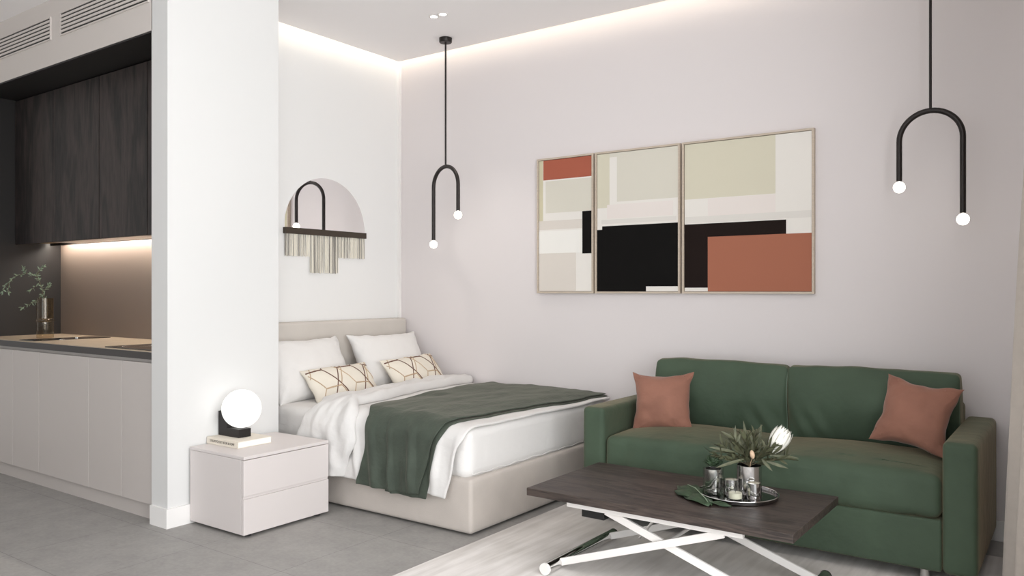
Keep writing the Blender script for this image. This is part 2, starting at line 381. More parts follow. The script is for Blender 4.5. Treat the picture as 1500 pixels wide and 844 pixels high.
# recessed spots
for i, (x, y) in enumerate([(-3.41, 3.885), (-3.335, 3.885)]):
    t = thing('ceiling_spotlight', (x, y, CZ), ['left one of the two small recessed spotlights in the ceiling', 'right one of the two small recessed spotlights in the ceiling'][i], 'light', 'recessed ceiling spotlights')
    b = MB(); b.lathe([(.024, 0), (.034, -.001), (.034, -.004), (.024, -.004), (.022, 0)], (x, y, CZ - .0005)); b.build('spotlight_trim', M_white, t)
    b = MB(); b.lathe([(.022, -.002), (.0, -.002)], (x, y, CZ)); b.build('spotlight_lens', M_spot, t)
    l = bpy.data.lights.new('spot', 'SPOT'); l.energy = 14; l.spot_size = R(80); l.spot_blend = .8; l.shadow_soft_size = .03; l.color = (1, .94, .86)
    o = bpy.data.objects.new('spot_lamp', l); COL.objects.link(o); o.location = (x, y, CZ - .02); o.parent = t; o.matrix_parent_inverse = Matrix.Translation(t.location).inverted()
# air vents on the kitchen header
for i, (x0, x1) in enumerate([(-6.07, -5.108), (-4.973, -4.018)]):
    t = thing('air_vent', ((x0 + x1) / 2, 2.30, 2.76), ['slotted white air vent above the kitchen, cut by the left edge of the photo', 'slotted white air vent above the kitchen, the one nearer the pillar'][i], 'air vent', 'slotted air vents above the kitchen')
    b = MB(); z0, z1 = 2.76, 2.885
    b.box(x0, x1, 2.292, 2.30, z0 - .008, z0); b.box(x0, x1, 2.292, 2.30, z1, z1 + .008)
    b.box(x0 - .008, x0, 2.292, 2.30, z0 - .008, z1 + .008); b.box(x1, x1 + .008, 2.292, 2.30, z0 - .008, z1 + .008)
    b.build('vent_frame', MATS['kitchen_wall_paint'], t)
    b = MB(); b.box(x0, x1, 2.2985, 2.2995, z0, z1); b.build('vent_backing', M_rubber, t)
    for k in range(5):
        zz = z0 + .0115 + (z1 - z0 - .012) * k / 5
        b = MB(); b.box(x0, x1, 2.2925, 2.2985, zz, zz + .0128); b.build('vent_slat', MATS['kitchen_wall_paint'], t)

# ================================================================== kitchen
dx = [-6.235, -5.874, -5.655, -5.288, -4.672, -4.307, -3.992]
where = ['at the far left edge of the photo', 'second from the left edge of the photo', 'narrow one below the glass vase', 'the widest of the row', 'second from the pillar', 'right beside the white pillar']
for i in range(6):
    x0, x1 = dx[i], dx[i + 1]
    t = thing('base_cabinet', ((x0 + x1) / 2, 2.6, 0), 'taupe handleless base cabinet, ' + where[i], 'cabinet', 'taupe base cabinets of the kitchen')
    b = MB(); b.box(x0 + .0005, x1 - .0005, 2.335, 2.885, .085, .858); b.build('cabinet_body', M_door, t)
    b = MB(); b.box(x0 + .002, x1 - .002, 2.31, 2.332, .09, .842); b.build('cabinet_door', M_door, t, bevel=.0025)
b = MB(); b.box(-6.238, -3.99, 2.34, 2.37, 0, .083)
tag(b.build('plinth', M_door), 'long taupe plinth under the kitchen base cabinets', 'plinth')
# worktop with sink and hob cut-ins
t = thing('worktop', (-5.1, 2.6, .862), 'sand coloured kitchen worktop with a dark front edge', 'worktop')
b = MB(); b.box(-6.238, -3.99, 2.302, 2.888, .862, .900); b.build('worktop_slab', M_edge, t)
b = MB(); b.box(-6.238, -3.99, 2.309, 2.888, .900, .9035); b.build('worktop_surface', M_top, t)
t = thing('hob', (-4.3, 2.5, .9035), 'black glass cooktop set into the worktop beside the pillar', 'cooktop')
b = MB(); b.box(-4.54, -4.03, 2.335, 2.80, .9037, .9085); b.build('hob_glass', M_blackglass, t, bevel=.002)
b = MB()
for cx, cy, r_ in ((-4.42, 2.46, .075), (-4.42, 2.67, .06), (-4.17, 2.56, .09)):
    b.lathe([(r_, .9087), (r_ + .003, .9087)], (cx, cy, 0), n=40)
b.build('hob_marking', M_steel, t)
t = thing('kitchen_sink', (-5.5, 2.58, .9035), 'black flush sink in the worktop in front of the glass vase', 'sink')
b = MB(); b.box(-5.62, -5.42, 2.335, 2.83, .9037, .9075); b.build('sink_basin', M_blackglass, t, bevel=.002)
b = MB(); b.lathe([(0, .916), (.012, .916), (.014, .9075), (.018, .9075)], (-5.45, 2.62, 0), n=20); b.build('sink_drain_knob', M_chrome, t)
b = MB(); b.box(-6.238, -3.99, 2.878, 2.8885, .9045, 1.580)
tag(b.build('splashback', M_splash), 'bronze brown splashback lit from above', 'splashback')
# wall cabinets
ux = [-6.238, -5.663, -5.052, -4.493, -3.99]
where = ['next to the dark side wall', 'second from the dark side wall', 'third from the dark side wall', 'mostly hidden behind the white pillar']
for i in range(4):
    x0, x1 = ux[i], ux[i + 1]
    t = thing('wall_cabinet', ((x0 + x1) / 2, 2.7, 1.56), 'tall dark oak wall cabinet, ' + where[i], 'cabinet', 'dark oak wall cabinets')
    b = MB(); b.box(x0 + .0005, x1 - .0005, 2.588, 2.877, 1.5805, 2.589); b.build('cabinet_body', M_rubber, t)
    b = MB(); b.box(x0 + .005, x1 - .005, 2.563, 2.585, 1.556, 2.583); b.build('cabinet_door', M_cabwood, t, bevel=.002)
    b = MB(); b.box(x0 + .0005, x1 - .0005, 2.588, 2.877, 1.574, 1.580); b.build('cabinet_bottom', M_lightwood, t)
b = MB(); b.box(-5.75, -4.6, 2.60, 2.77, 1.557, 1.5735)
tag(b.build('extractor_hood', M_steel, bevel=.003), 'slim metal extractor hood under the wall cabinets', 'extractor hood')
b = MB(); b.box(-6.2, -4.0, 2.795, 2.822, 1.5655, 1.5735)
t = thing('under_cabinet_light', (-5.1, 2.85, 1.57), 'glowing light bar under the wall cabinets', 'light')
b.build('light_strip', M_undercab, t)
b = MB(); b.box(-6.2, -4.0, 2.786, 2.792, 1.556, 1.5735); b.build('light_shield', M_rubber, t)

# glass vase and twig
VX, VY, VZ = -5.754, 2.553, .9035
t = thing('glass_vase', (VX, VY, VZ), 'two part smoked glass vase on the kitchen worktop', 'vase')
b = MB(); b.lathe([(.0, .0), (.05, .0), (.052, .004), (.052, .108), (.022, .116), (.020, .120), (.022, .125), (.052, .133), (.052, .27), (.049, .27), (.049, .136), (.018, .127), (.0, .127)], (VX, VY, VZ), n=40)
b.build('vase_body', M_amber, t)
b = MB(); b.lathe([(.054, .112), (.058, .117), (.058, .123), (.054, .128)], (VX, VY, VZ), n=40); b.build('waist_ring', MATS['smoked_amber_glass'], t)
RV = Vector((.8123, .5832, 0)); FV = Vector((-.5832, .8123, 0)); UP = Vector((0, 0, 1))
t = thing('leafy_twig', (VX, VY, VZ + .14), 'small leaved olive twig arching out of the smoked glass vase', 'plant')
def vp(px, py, dep=0): return Vector((VX, VY, VZ)) + RV * ((px - 66) * .00466) + UP * ((495.4 - py) * .00466) + FV * dep
tw = [[(68, 468, 0), (66, 440, 0), (61, 428, .01), (56, 414, .02), (50, 404, .02), (38, 401, .01), (24, 404, -.01), (12, 420, -.03), (8, 430, -.04)],
      [(61, 430, .01), (54, 440, 0), (46, 446, -.02), (36, 451, -.03)], [(50, 406, .02), (53, 396, .04), (57, 390, .05)],
      [(24, 404, -.01), (17, 416, -.03), (19, 429, -.05)], [(60, 428, .01), (66, 421, .03), (70, 416, .03)], [(38, 401, .01), (30, 396, .04), (28, 392, .05)], [(56, 414, .02), (47, 424, .0), (44, 428, -.01)]]
b = MB(); lf = MB()
def leafshape(lf, p, d, L, W, nrm, mi=0, n=4, curl=.15):
    d = d.normalized(); s_ = d.cross(nrm)
    if s_.length < 1e-3: s_ = d.cross(Vector((1, .3, .2)))
    s_.normalize(); nn = s_.cross(d)
    vs = []; fs = []
    for i in range(n + 1):
        q = i / n; wd = W * math.sin(math.pi * min(1, q * .93 + .07)) ** .8
        c = p + d * (L * q) - nn * (curl * L * q * q)
        vs += [c - s_ * wd / 2 + nn * wd * .15, c, c + s_ * wd / 2 + nn * wd * .15]
    for i in range(n):
        for j in range(2): fs.append((i * 3 + j, i * 3 + j + 1, (i + 1) * 3 + j + 1, (i + 1) * 3 + j))
    lf.add(vs, fs, mi, True)
for seg in tw:
    P = [vp(*q) for q in seg]; b.tube(P, [.0022 - .0012 * i / len(P) for i in range(len(P))], 6)
    for i in range(len(P) - 1):
        if seg is tw[0] and i < 1: continue
        for k in range(9):
            q = P[i].lerp(P[i + 1], random.random()); d = (P[i + 1] - P[i]).normalized() + Vector((random.uniform(-1, 1), random.uniform(-1, 1), random.uniform(-.9, 1))) * .9
            leafshape(lf, q, d, random.uniform(.018, .032), random.uniform(.006, .010), Vector((random.uniform(-1, 1), -1, random.uniform(-.5, 1))))
b.build('twig_stem', M_stem, t); lf.build('twig_leaves', M_sage, t, merge=False)

# ================================================================== mirror with fringe on the headboard wall
MY = 3.815; MR = .368; MZ = 1.652
t = thing('fringed_mirror', (HX, MY, MZ), 'half round wall mirror with a dark bar and hanging fringe', 'mirror')
b = MB(); N = 64
ring = [(MY + MR * math.cos(math.pi * k / N), MZ + MR * math.sin(math.pi * k / N)) for k in range(N + 1)]
vs = [(HX + .012, y, z) for y, z in ring] + [(HX + .001, y, z) for y, z in ring]
b.add(vs, [tuple(range(N + 1)), tuple(reversed(range(N + 1, 2 * N + 2)))] + [(k, k + N + 1, k + N + 2, k + 1) for k in range(N)] + [(N, 2 * N + 1, N + 1, 0)])
b.build('mirror_glass', M_mirror, t)
b = MB(); b.box(HX + .001, HX + .03, MY - .37, MY + .372, 1.612, 1.654); b.build('mirror_bar', mat('dark_brown_bar', rgb(64, 54, 44), .5), t, bevel=.002)
M_cord = mat('cream_cord', rgb(240, 234, 220), .9); M_cord2 = mat('grey_cord', rgb(150, 144, 136), .9)
for y0, y1, zb in ((MY - .365, 3.662, 1.462), (3.664, 3.925, 1.35), (3.927, MY + .367, 1.462)):
    b = MB(); n = int((y1 - y0) / .0052)
    for k in range(n):
        y = y0 + (k + .5) * (y1 - y0) / n; x = HX + .014 + random.uniform(-.004, .004); j = random.uniform(-.002, .002)
        b.tube([(x, y, 1.613), (x + random.uniform(-.003, .003), y + j, (1.61 + zb) / 2), (x, y + j * 1.6, zb + random.uniform(-.003, .003))], .0022, 5, 0 if random.random() < .78 else 1)
    b.build('cord_fringe', [M_cord, M_cord2], t, merge=False)

# ================================================================== pendant lights
def pendant(x, y, rz, ztop, zl, zs, long_first, label):
    """built at its place; the arch lies in the vertical plane turned by rz; +1 end is along the x axis"""
    t = thing('pendant_light', (x, y, CZ), label, 'pendant light', 'black arched pendant lights')
    e = Vector((math.cos(R(rz)), math.sin(R(rz)), 0)); c = Vector((x, y, 0)); rad = .1375; zc = ztop - .015 - rad
    b = MB(); b.lathe([(.0, CZ), (.045, CZ), (.045, CZ - .028), (.041, CZ - .033), (.0, CZ - .033)], (x, y, 0)); b.build('canopy', M_black, t)
    b = MB(); b.tube([(x, y, CZ - .03), (x, y, ztop - .01)], .0065, 12); b.build('rod', M_black, t)
    za, zb = (zl, zs) if long_first else (zs, zl)
    pts = [c - e * rad + UP * (za + .03), c - e * rad + UP * zc * 1]
    pts += [c - e * rad * math.cos(math.pi * k / 24) + UP * (zc + rad * math.sin(math.pi * k / 24)) for k in range(1, 24)]
    pts += [c + e * rad + UP * zc, c + e * rad + UP * (zb + .03)]
    b = MB(); b.tube(pts, .0135, 16); b.build('arched_tube', M_black, t)
    for s_, z in ((-1, za), (1, zb)):
        q = c + e * rad * s_ + UP * z
        b = MB(); b.lathe([(.0, .03)] + [(.028 * math.sin(math.pi * k / 14), .028 * math.cos(math.pi * k / 14)) for k in range(1, 14)] + [(0, -.028)], q, n=24); b.build('globe_bulb', M_bulb, t)
pendant(-3.64, 4.27, -11, 2.113, 1.556, 1.748, True, 'black arched pendant light hanging over the bed')
pendant(-.60, 4.30, 0, 2.112, 1.565, 1.736, False, 'black arched pendant light hanging over the right end of the sofa')

# ================================================================== triptych
A_ = {'w': rgb(232, 227, 220), 'be': rgb(216, 211, 198), 'bd': rgb(214, 208, 188), 'gr': rgb(219, 211, 202), 'w2': rgb(231, 222, 216), 'w3': rgb(238, 235, 229),
      'red': rgb(170, 96, 76), 'rust': rgb(166, 106, 84), 'blk': rgb(12, 10, 9), 'brn': rgb(30, 20, 17), 'ol': rgb(206, 198, 170), 'lt': rgb(222, 217, 210)}
AM = {k: mat('paint_' + k, v, .8, spec=.2) for k, v in A_.items()}
arts = [('narrow abstract painting with a rust block at top, leftmost of the three', -3.041, -2.600,
         [('w', -3.03, -2.611, 1.222, 2.114), ('ol', -3.03, -2.995, 1.7, 2.114), ('red', -2.993, -2.611, 1.977, 2.114), ('be', -2.974, -2.611, 1.752, 1.968), ('gr', -3.03, -2.64, 1.64, 1.70), ('w3', -3.03, -2.611, 1.479, 1.63), ('blk', -2.685, -2.611, 1.471, 1.751), ('gr', -3.03, -2.734, 1.222, 1.479)]),
        ('middle abstract painting with a large black block', -2.586, -1.995,
         [('w', -2.574, -2.007, 1.222, 2.114), ('bd', -2.574, -2.482, 1.761, 2.114), ('be', -2.482, -2.428, 2.085, 2.114), ('be', -2.428, -2.007, 1.796, 2.114), ('w2', -2.50, -2.043, 1.69, 1.78), ('lt', -2.541, -2.02, 1.657, 1.684), ('blk', -2.536, -2.007, 1.222, 1.643), ('blk', -2.574, -2.53, 1.222, 1.621), ('w', -2.223, -2.007, 1.222, 1.253)]),
        ('widest abstract painting with a large rust block, rightmost of the three', -1.980, -1.205,
         [('w', -1.968, -1.217, 1.222, 2.114), ('bd', -1.968, -1.418, 1.778, 2.114), ('w2', -1.819, -1.418, 1.672, 1.775), ('lt', -1.968, -1.22, 1.633, 1.672), ('brn', -1.968, -1.358, 1.244, 1.627), ('rust', -1.819, -1.217, 1.222, 1.547)])]
for lab, x0, x1, rects in arts:
    t = thing('painting', ((x0 + x1) / 2, LY, 1.21), lab, 'painting', 'three framed abstract paintings')
    z0, z1 = 1.209, 2.125; y0, y1 = 4.528, 4.558; f = .0115
    b = MB()
    b.box(x0, x0 + f, y0, y1, z0, z1); b.box(x1 - f, x1, y0, y1, z0, z1); b.box(x0 + f, x1 - f, y0, y1, z0, z0 + f); b.box(x0 + f, x1 - f, y0, y1, z1 - f, z1)
    b.build('picture_frame', M_frame, t)
    b = MB(); b.box(x0 + f, x1 - f, 4.548, 4.556, z0 + f, z1 - f); b.build('backing_board', M_rebate, t)
    keys = sorted({r_[0] for r_ in rects}); b = MB()
    for k, (m_, a0, a1, c0, c1) in enumerate(rects):
        ins = .0025
        a0 = max(a0, x0 + f + ins); a1 = min(a1, x1 - f - ins); c0 = max(c0, z0 + f + ins); c1 = min(c1, z1 - f - ins)
        b.box(a0, a1, 4.5355 - k * .0002, 4.547, c0, c1, keys.index(m_))
    b.build('canvas', [AM[k] for k in keys], t, merge=False)

# ================================================================== bed
BX0, BX1, BY0, BY1 = -4.262, -2.466, 3.087, 4.545
t = bed = thing('bed', (-3.4, 3.8, 0), 'upholstered pale double bed standing against the fringed mirror wall', 'bed')
b = MB(); softbox(b, (BX1 - BX0) / 2, (BY1 - BY0) / 2, .138, .022, n=10, M=TR(((BX0 + BX1) / 2, (BY0 + BY1) / 2, .15))); b.build('bed_base', M_bed, t)
b = MB(); softbox(b, .05, .735, .503, .022, n=10, M=TR((-4.316, 3.812, .512))); b.build('headboard', M_headb, t)
for x in (-4.1, -2.65):
    for y in (3.2, 4.4):
        b = MB(); b.lathe([(0, 0), (.02, 0), (.02, .014), (0, .014)], (x, y, 0), n=16); b.build('bed_foot', M_rubber, t)
def mwr(p, d):
    q = p + Vector((0, 0, 0)); a = 0
    a = .004 * noise.noise(Vector((p.x * 5, p.y * 5, p.z * 9)))
    # gathers around the lower edge and at the corner
    g = math.sin(p.x * 70 + 3 * noise.noise(p * 6)) * .0028 * (1 if p.z < .02 else 0)
    ce = Vector((0, 0, 0))
    hd = 1 if p.x < -.52 else 0
    g2 = .0035 * math.sin(p.x * 300) * hd
    return Vector((0, -(g + g2) if p.y < 0 else 0, a))
b = MB(); softbox(b, (4.262 - 2.492) / 2, .715, .13, .05, (0, 0, .012), n=60, M=TR((-(4.262 + 2.492) / 2, 3.81, .402)), wr=mwr); b.build('mattress', M_linen, t)
b = MB()
b.tube([(-2.497, 3.14 + .0 * k, .30 + .2 * k / 6) for k in range(7)], .0035, 8)
b.tube([(-2.494 + .003 * math.sin(k), 3.14 + (1.34) * k / 30, .300 + .004 * math.sin(k * 1.7)) for k in range(31)], .003, 6)
b.build('mattress_seam', M_linen, t)
# --- duvet
def path(s, off, hem):
    """s 0..1 across the top, 1..2 round the edge, 2..3 down the side. returns y, z, drop (0..1)"""
    r = .10 + off; yc = 3.165; zc = .545 - .10
    if s < 1: return 4.535 + (yc - 4.535) * s, zc + r, 0, (0, 1)
    if s < 2:
        a = (s - 1) * math.pi / 2; return yc - r * math.sin(a), zc + r * math.cos(a), .25 * (s - 1), (-math.sin(a), math.cos(a))
    q = s - 2; return yc - r - .012 * q, zc - (zc - hem) * q, .25 + .75 * q, (-1, 0)
def folds(x, drop, seed, amp=1.0):
    x2 = x + .05 * drop * math.sin(x * 5 + seed)
    a = math.sin(x2 * 40 + seed + 2.6 * noise.noise(Vector((x2 * 5, seed, 0))))
    a = (max(0, a) ** 1.8) * .024 * (.5 + noise.noise(Vector((x2 * 7, drop * 1.5, seed + 4))) + .3)
    a += noise.noise(Vector((x2 * 15, drop * 1.6, seed))) * .016
    return max(-.006, a) * min(1, drop * 1.4) * amp * (1 - .5 * max(0, (drop - .75) / .25))
def crown(x, y):
    e = max(0.0, min(1.0, (4.50 - y) / .25)) * max(0, min(1, (-2.60 - x) / .35))
    return .005 * abs(noise.noise(Vector((x * 9 + y * 6, y * 7 - x * 3, 8)))) + .012 * noise.noise(Vector((x * 5, y * 4, 2))) + .007 * noise.noise(Vector((x * 13, y * 10, 5))) + .012 * e - max(0, (x + 2.75)) ** 2 * .25
def cover(x0f, x1f, off, hem, seed, amp, nx, ns, s0=0.0, s1=3.0):
    def g(a, c):
        s = s0 + (s1 - s0) * c; y, z, dr, nrm = path(s, off, hem(a) if callable(hem) else hem)
        x = x0f(s) + (x1f(s) - x0f(s)) * a
        f = folds(x, dr, seed, amp); cr = crown(x, y) * (1 - dr * .7)
        return Vector((x, y - abs(nrm[0]) * f, z + cr * (1 if dr < .9 else 1 - (dr - .9) * 10)))
    return g
def LIN(s, P):
    for (a, x), (b_, y) in zip(P, P[1:]):
        if s <= b_:
            q = max(0, (s - a) / (b_ - a)); q = q * q * (3 - 2 * q) * .5 + q * .5; return x + (y - x) * q
    return P[-1][1]
def cover_obj(name, m, g, nx, ns, thick, parent):
    b = MB(); b.grid(g, nx, ns); o = b.build(name, m, parent)
    so = o.modifiers.new('thick', 'SOLIDIFY'); so.thickness = thick; so.offset = 0
    sb = o.modifiers.new('smooth', 'SUBSURF'); sb.levels = 1; sb.render_levels = 1
    return o
dv = thing('duvet', (-3.2, 3.8, .54), 'white cotton duvet spread over the bed and turned back near the pillows', 'duvet')
cover_obj('duvet_cover', M_duvet, cover(lambda s: LIN(s, [(0, -3.70), (1, -3.52), (3, -3.55)]), lambda s: LIN(s, [(0, -2.47), (1, -2.495), (1.6, -2.50), (2.3, -2.55), (3, -2.60)]), .006, lambda a: .190 if a < .9 else .190 - (a - .9) * .1, 1.3, 1.0, 90, 60), 90, 60, .014, dv)
# turned-back band: a puffy double layer with a rolled front edge
def band(a, c):
    s = 3.0 * c; y, z, dr, nrm = path(s, .022, .200)
    xl = LIN(s, [(0, -3.80), (.9, -3.66), (1.2, -3.62), (2.4, -3.72), (3, -3.74)]); xr = LIN(s, [(0, -3.60), (.5, -3.50), (.9, -3.36), (1.5, -3.26), (2.2, -3.23), (3, -3.32)])
    x = xl + (xr - xl) * a
    puff = .038 * math.sin(math.pi * min(1, max(0, a))) ** .6 * (1 if s < 2 else 1 - .35 * (s - 2)) + .022 * math.exp(-((a - .9) / .09) ** 2)
    if a in (0.0,): puff = -.012
    if a == 1.0: puff = -.010
    f = folds(x, dr, 4.7, .8)
    wr = .018 * noise.noise(Vector((x * 14, y * 9, z * 9))) + .010 * noise.noise(Vector((x * 34, y * 16, z * 14)))
    d = puff + wr * (1 if 0 < a < 1 else 0)
    return Vector((x, y + nrm[0] * (d + f), z + nrm[1] * d + crown(x, y) * (1 - dr)))
cover_obj('turned_back_edge', M_duvet, band, 26, 90, .016, dv)
# --- throw
th = thing('throw_blanket', (-3.0, 3.8, .57), 'dark grey green velvet throw laid across the foot half of the bed', 'throw')
def tx0(s): return LIN(s, [(0, -3.42), (.7, -3.32), (1, -3.24), (1.5, -3.17), (2.2, -3.155), (3, -3.21)])
def tx1(s): return LIN(s, [(0, -2.50), (.9, -2.60), (1.5, -2.64), (2.2, -2.70), (3, -2.765)])
cover_obj('upper_layer', M_throw, cover(tx0, tx1, .028, lambda a: .178 - .004 * math.sin(a * 5), 1.3, 1.25, 90, 80), 70, 70, .007, th)
cover_obj('under_layer', M_throw, cover(lambda s: tx1(s) - .25, lambda s: tx1(s) + LIN(s, [(0, .012), (1, .02), (3, .045)]), .0165, .162, 1.3, 1.1, 30, 70), 30, 70, .005, th)

# --- pillows
def put_pillow(name, label, cat, group, m, w_, h_, t_, pin, wr, seed, M, extra=None, n=36, power=.55):
    t = thing(name, M.to_translation() - Vector((0, 0, h_ * .4)), label, cat, group); b = MB(); f = pil_fn(w_, h_, t_, pin, wr, seed, power); pillow(b, f, M, n)
    if extra: extra(b, f, M)
    ms = m if isinstance(m, list) else [m]
    b.build('pillow_cover', ms, t, merge=True); return t, f
# rz=90 turns local -y (the front) to face +x
def sleep(y, z, x, tilt, rz, label, seed):
    put_pillow('bed_pillow', label, 'pillow', 'white sleeping pillows on the bed', M_linen, .66, .44, .20, .10, .014, seed, TR((x, y, z), -tilt, 0, 90 + rz), power=.42)
sleep(3.435, .715, -4.085, 27, 2, 'large white pillow on the left side of the bed, beside the pillar', 1.0)
sleep(4.185, .715, -4.085, 27, -2, 'large white pillow on the right side of the bed, in the room corner', 5.0)
def hexlines(b, f, M):
    def strip(P, mi, wd):
        # flat woven line lying on the front of the cushion
        pts = []
        for k in range(len(P) - 1):
            for q in range(7):
                pts.append((P[k][0] + (P[k + 1][0] - P[k][0]) * q / 7, P[k][1] + (P[k + 1][1] - P[k][1]) * q / 7))
        pts.append(P[-1]); run = []
        for u, v in pts + [(9, 9)]:
            if abs(u) < .97 and abs(v) < .97: run.append(M @ (f(u, v, -1) + Vector((0, -.0005, 0))))
            else:
                if len(run) > 1: b.tube(run, wd, 5, mi)
                run = []
    for off, mi, wd in (((0, 0), 1, .0036), ((.25, .5), 2, .0034)):
        for cx in (-1.6, -.74, .12, .98):
            for cy in (-1.5, .0, 1.5):
                X = cx + off[0]; Y = cy + off[1]; a, c = .43, .74
                strip([(X - a, Y), (X - a * .5, Y + c), (X + a * .5, Y + c), (X + a, Y), (X + a * .5, Y - c), (X - a * .5, Y - c), (X - a, Y)], mi, wd)
def patt(y, z, x, tilt, rz, ry, label, seed):
    put_pillow('patterned_cushion', label, 'cushion', 'cream cushions with a geometric line pattern', [M_cream, M_emb, M_emb2], .53, .30, .15, .09, .006, seed, TR((x, y, z), -tilt, ry, 90 + rz), hexlines)
patt(3.515, .622, -3.855, 40, -6, -3, 'cream cushion with brown geometric lines in front of the left white pillow', 2.0)
patt(4.19, .638, -3.85, 40, -2, -3, 'cream cushion with brown geometric lines in front of the right white pillow', 7.0)

# ================================================================== nightstand, book, lamp
NX0, NX1, NY0, NY1 = -3.824, -3.364, 2.417, 2.960
t = thing('nightstand', (-3.6, 2.69, 0), 'pale two drawer nightstand between the pillar and the bed', 'nightstand')
b = MB(); b.box(NX0, NX1 - .022, NY0, NY1, .016, .388); b.build('carcass', M_night, t, bevel=.002)
b = MB(); b.box(NX0, NX1, NY0, NY1, .389, .405); b.build('nightstand_top', M_night, t, bevel=.002)
for z0, z1 in ((.016, .193), (.207, .386)):
    b = MB(); b.box(NX1 - .019, NX1, NY0, NY1, z0, z1)
    # finger bevel along the upper lip
    b.build('drawer', M_night, t, bevel=.002)
b = MB(); b.box(NX1 - .020, NX1 - .006, NY0 + .002, NY1 - .002, .194, .206); b.build('grip_rail', M_night, t)
for x in (NX0 + .06, NX1 - .04):
    for y in (NY0 + .05, NY1 - .05):
        b = MB(); b.lathe([(0, 0), (.018, 0), (.018, .016), (0, .016)], (x, y, 0), n=16); b.build('foot', M_rubber, t)
t = thing('book', (-3.68, 2.65, .405), 'thick cream hardback book lying under the globe lamp', 'book')
bx0, bx1, by0, by1 = -3.834, -3.56, 2.522, 2.735
b = MB(); b.box(bx0, bx1, by0, by1, .4055, .4085); b.box(bx0, bx1, by0, by1, .438, .441); b.box(bx0, bx1, by0, by0 + .003, .4085, .438); b.build('book_cover', M_paper, t, bevel=.001)
b = MB(); b.box(bx0 + .004, bx1 - .003, by0 + .0035, by1 - .004, .4087, .4378); b.build('pages', M_pages, t)
cu = bpy.data.curves.new('spine_title', 'FONT'); cu.body = 'STREAM POCKET BOOK & HOME'; cu.size = .0185; cu.extrude = .0003; cu.align_x = 'CENTER'; cu.align_y = 'CENTER'
tmp = bpy.data.objects.new('tmp', cu); COL.objects.link(tmp); bpy.context.view_layer.update()
me = bpy.data.meshes.new_from_object(tmp.evaluated_get(bpy.context.evaluated_depsgraph_get())); bpy.data.objects.remove(tmp)
xs = [v.co.x for v in me.vertices]; me.materials.clear(); me.materials.append(M_ink)
o = bpy.data.objects.new('spine_title', me); COL.objects.link(o); o.parent = t
o.matrix_parent_inverse = Matrix.Translation(t.location).inverted(); o.location = ((bx0 + bx1) / 2, by0 - .0005, .4235); o.rotation_euler = (R(90), 0, 0)
sx = .215 / (max(xs) - min(xs)); o.scale = (sx, 1, 1)
t = thing('globe_table_lamp', (-3.75, 2.66, .441), 'glowing globe table lamp with a black stepped base on the book', 'table lamp')
b = MB(); b.box(-3.832, -3.755, 2.592, 2.668, .4415, .572); b.box(-3.755, -3.650, 2.592, 2.668, .4415, .486); b.build('lamp_base', M_blackbase, t, bevel=.001)
b = MB(); rr = .1035
c = Vector((-3.700, 2.645, .589))
b.lathe([(0, rr)] + [(rr * math.sin(math.pi * k / 28), rr * math.cos(math.pi * k / 28)) for k in range(1, 28)] + [(0, -rr)], c, n=48); b.build('glass_globe', M_globe, t)

# ================================================================== sofa
SX0, SX1, SY0, SY1 = -2.185, -.345, 3.69, 4.545
t = thing('sofa', (-1.26, 4.1, 0), 'dark green velvet two seat sofa against the long wall', 'sofa')
for x0, x1 in ((SX0, SX0 + .128), (SX1 - .128, SX1)):
    b = MB(); softbox(b, .064, (SY1 - SY0) / 2, .2725, .024, (.003, .003, .004), n=16, M=TR(((x0 + x1) / 2, (SY0 + SY1) / 2, .3325))); b.build('armrest', M_sofa, t)
b = MB(); softbox(b, .79, .415, .108, .012, n=12, M=TR((-1.265, 4.112, .170))); b.build('sofa_base', M_sofa, t)
b = MB(); softbox(b, .79, .055, .30, .03, n=12, M=TR((-1.265, 4.487, .382))); b.build('back_frame', M_sofa, t)
def swr(seed, front=True):
    def f(p, d):
        a = .006 * noise.noise(Vector((p.x * 4, p.y * 4, seed)))
        fr = .030 * max(0, noise.noise(Vector((p.x * 9, p.z * 4, seed + 3)))) * (1 if p.y < -.2 else 0)
        return Vector((0, fr, a))
    return f
for i, xc in enumerate((-1.6595, -.8705)):
    b = MB(); softbox(b, .3935, .30, .088, .035, (.0, .012, .042), n=34, M=TR((xc, 3.995, .369)), wr=swr(i * 7 + 1)); b.build('seat_cushion', M_sofa, t)
def bwr(seed):
    def f(p, d):
        k = 1 if p.y < 0 else .3
        a = .020 * noise.noise(Vector((p.x * 4.5, p.z * 4.5, seed))) + .007 * noise.noise(Vector((p.x * 11, p.z * 4, seed + 5)))
        # vertical pulls near the lower corner
        g = .011 * math.sin(p.x * 60 + p.z * 30 + seed) * math.exp(-((abs(p.x) - .27) / .10) ** 2) * math.exp(-((p.z + .09) / .10) ** 2)
        top = .007 * noise.noise(Vector((p.x * 7, seed, 0))) * (1 if p.z > .1 else 0)
        tp = max(0, p.z / .196); y = -p.y * .62 * min(1, tp) ** 2 - .03 * tp * tp * 0
        return Vector((0, (a + g) * k + y, top))
    return f
for i, (xc, ry, hw) in enumerate(((-1.645, .3, .376), (-.868, -.2, .398))):
    P = TR((xc, 4.315, .635), 9, ry, 0)
    cu_ = MB(); softbox(cu_, hw, .075, .196, .022, (.004, .055, .012), n=34, M=P, wr=bwr(3 + i * 5)); bc = cu_.build('back_cushion', M_sofa, t)
    b = MB(); hz_ = .19
    b.tube([P @ Vector((hw - .002, -.067 * (1 - .62 * max(0, (k - 5) / 5) ** 2), -hz_ + .02 + 2 * (hz_ - .02) * k / 10)) for k in range(11)], .0035, 6)
    b.build('piping', M_seam, bc)
for x in (-2.0, -.542):
    for y in (3.73, 4.45):
        b = MB(); b.lathe([(0, 0), (.018, 0), (.018, .07), (0, .07)], (x, y, .012), n=20); b.build('leg', M_steel, t)
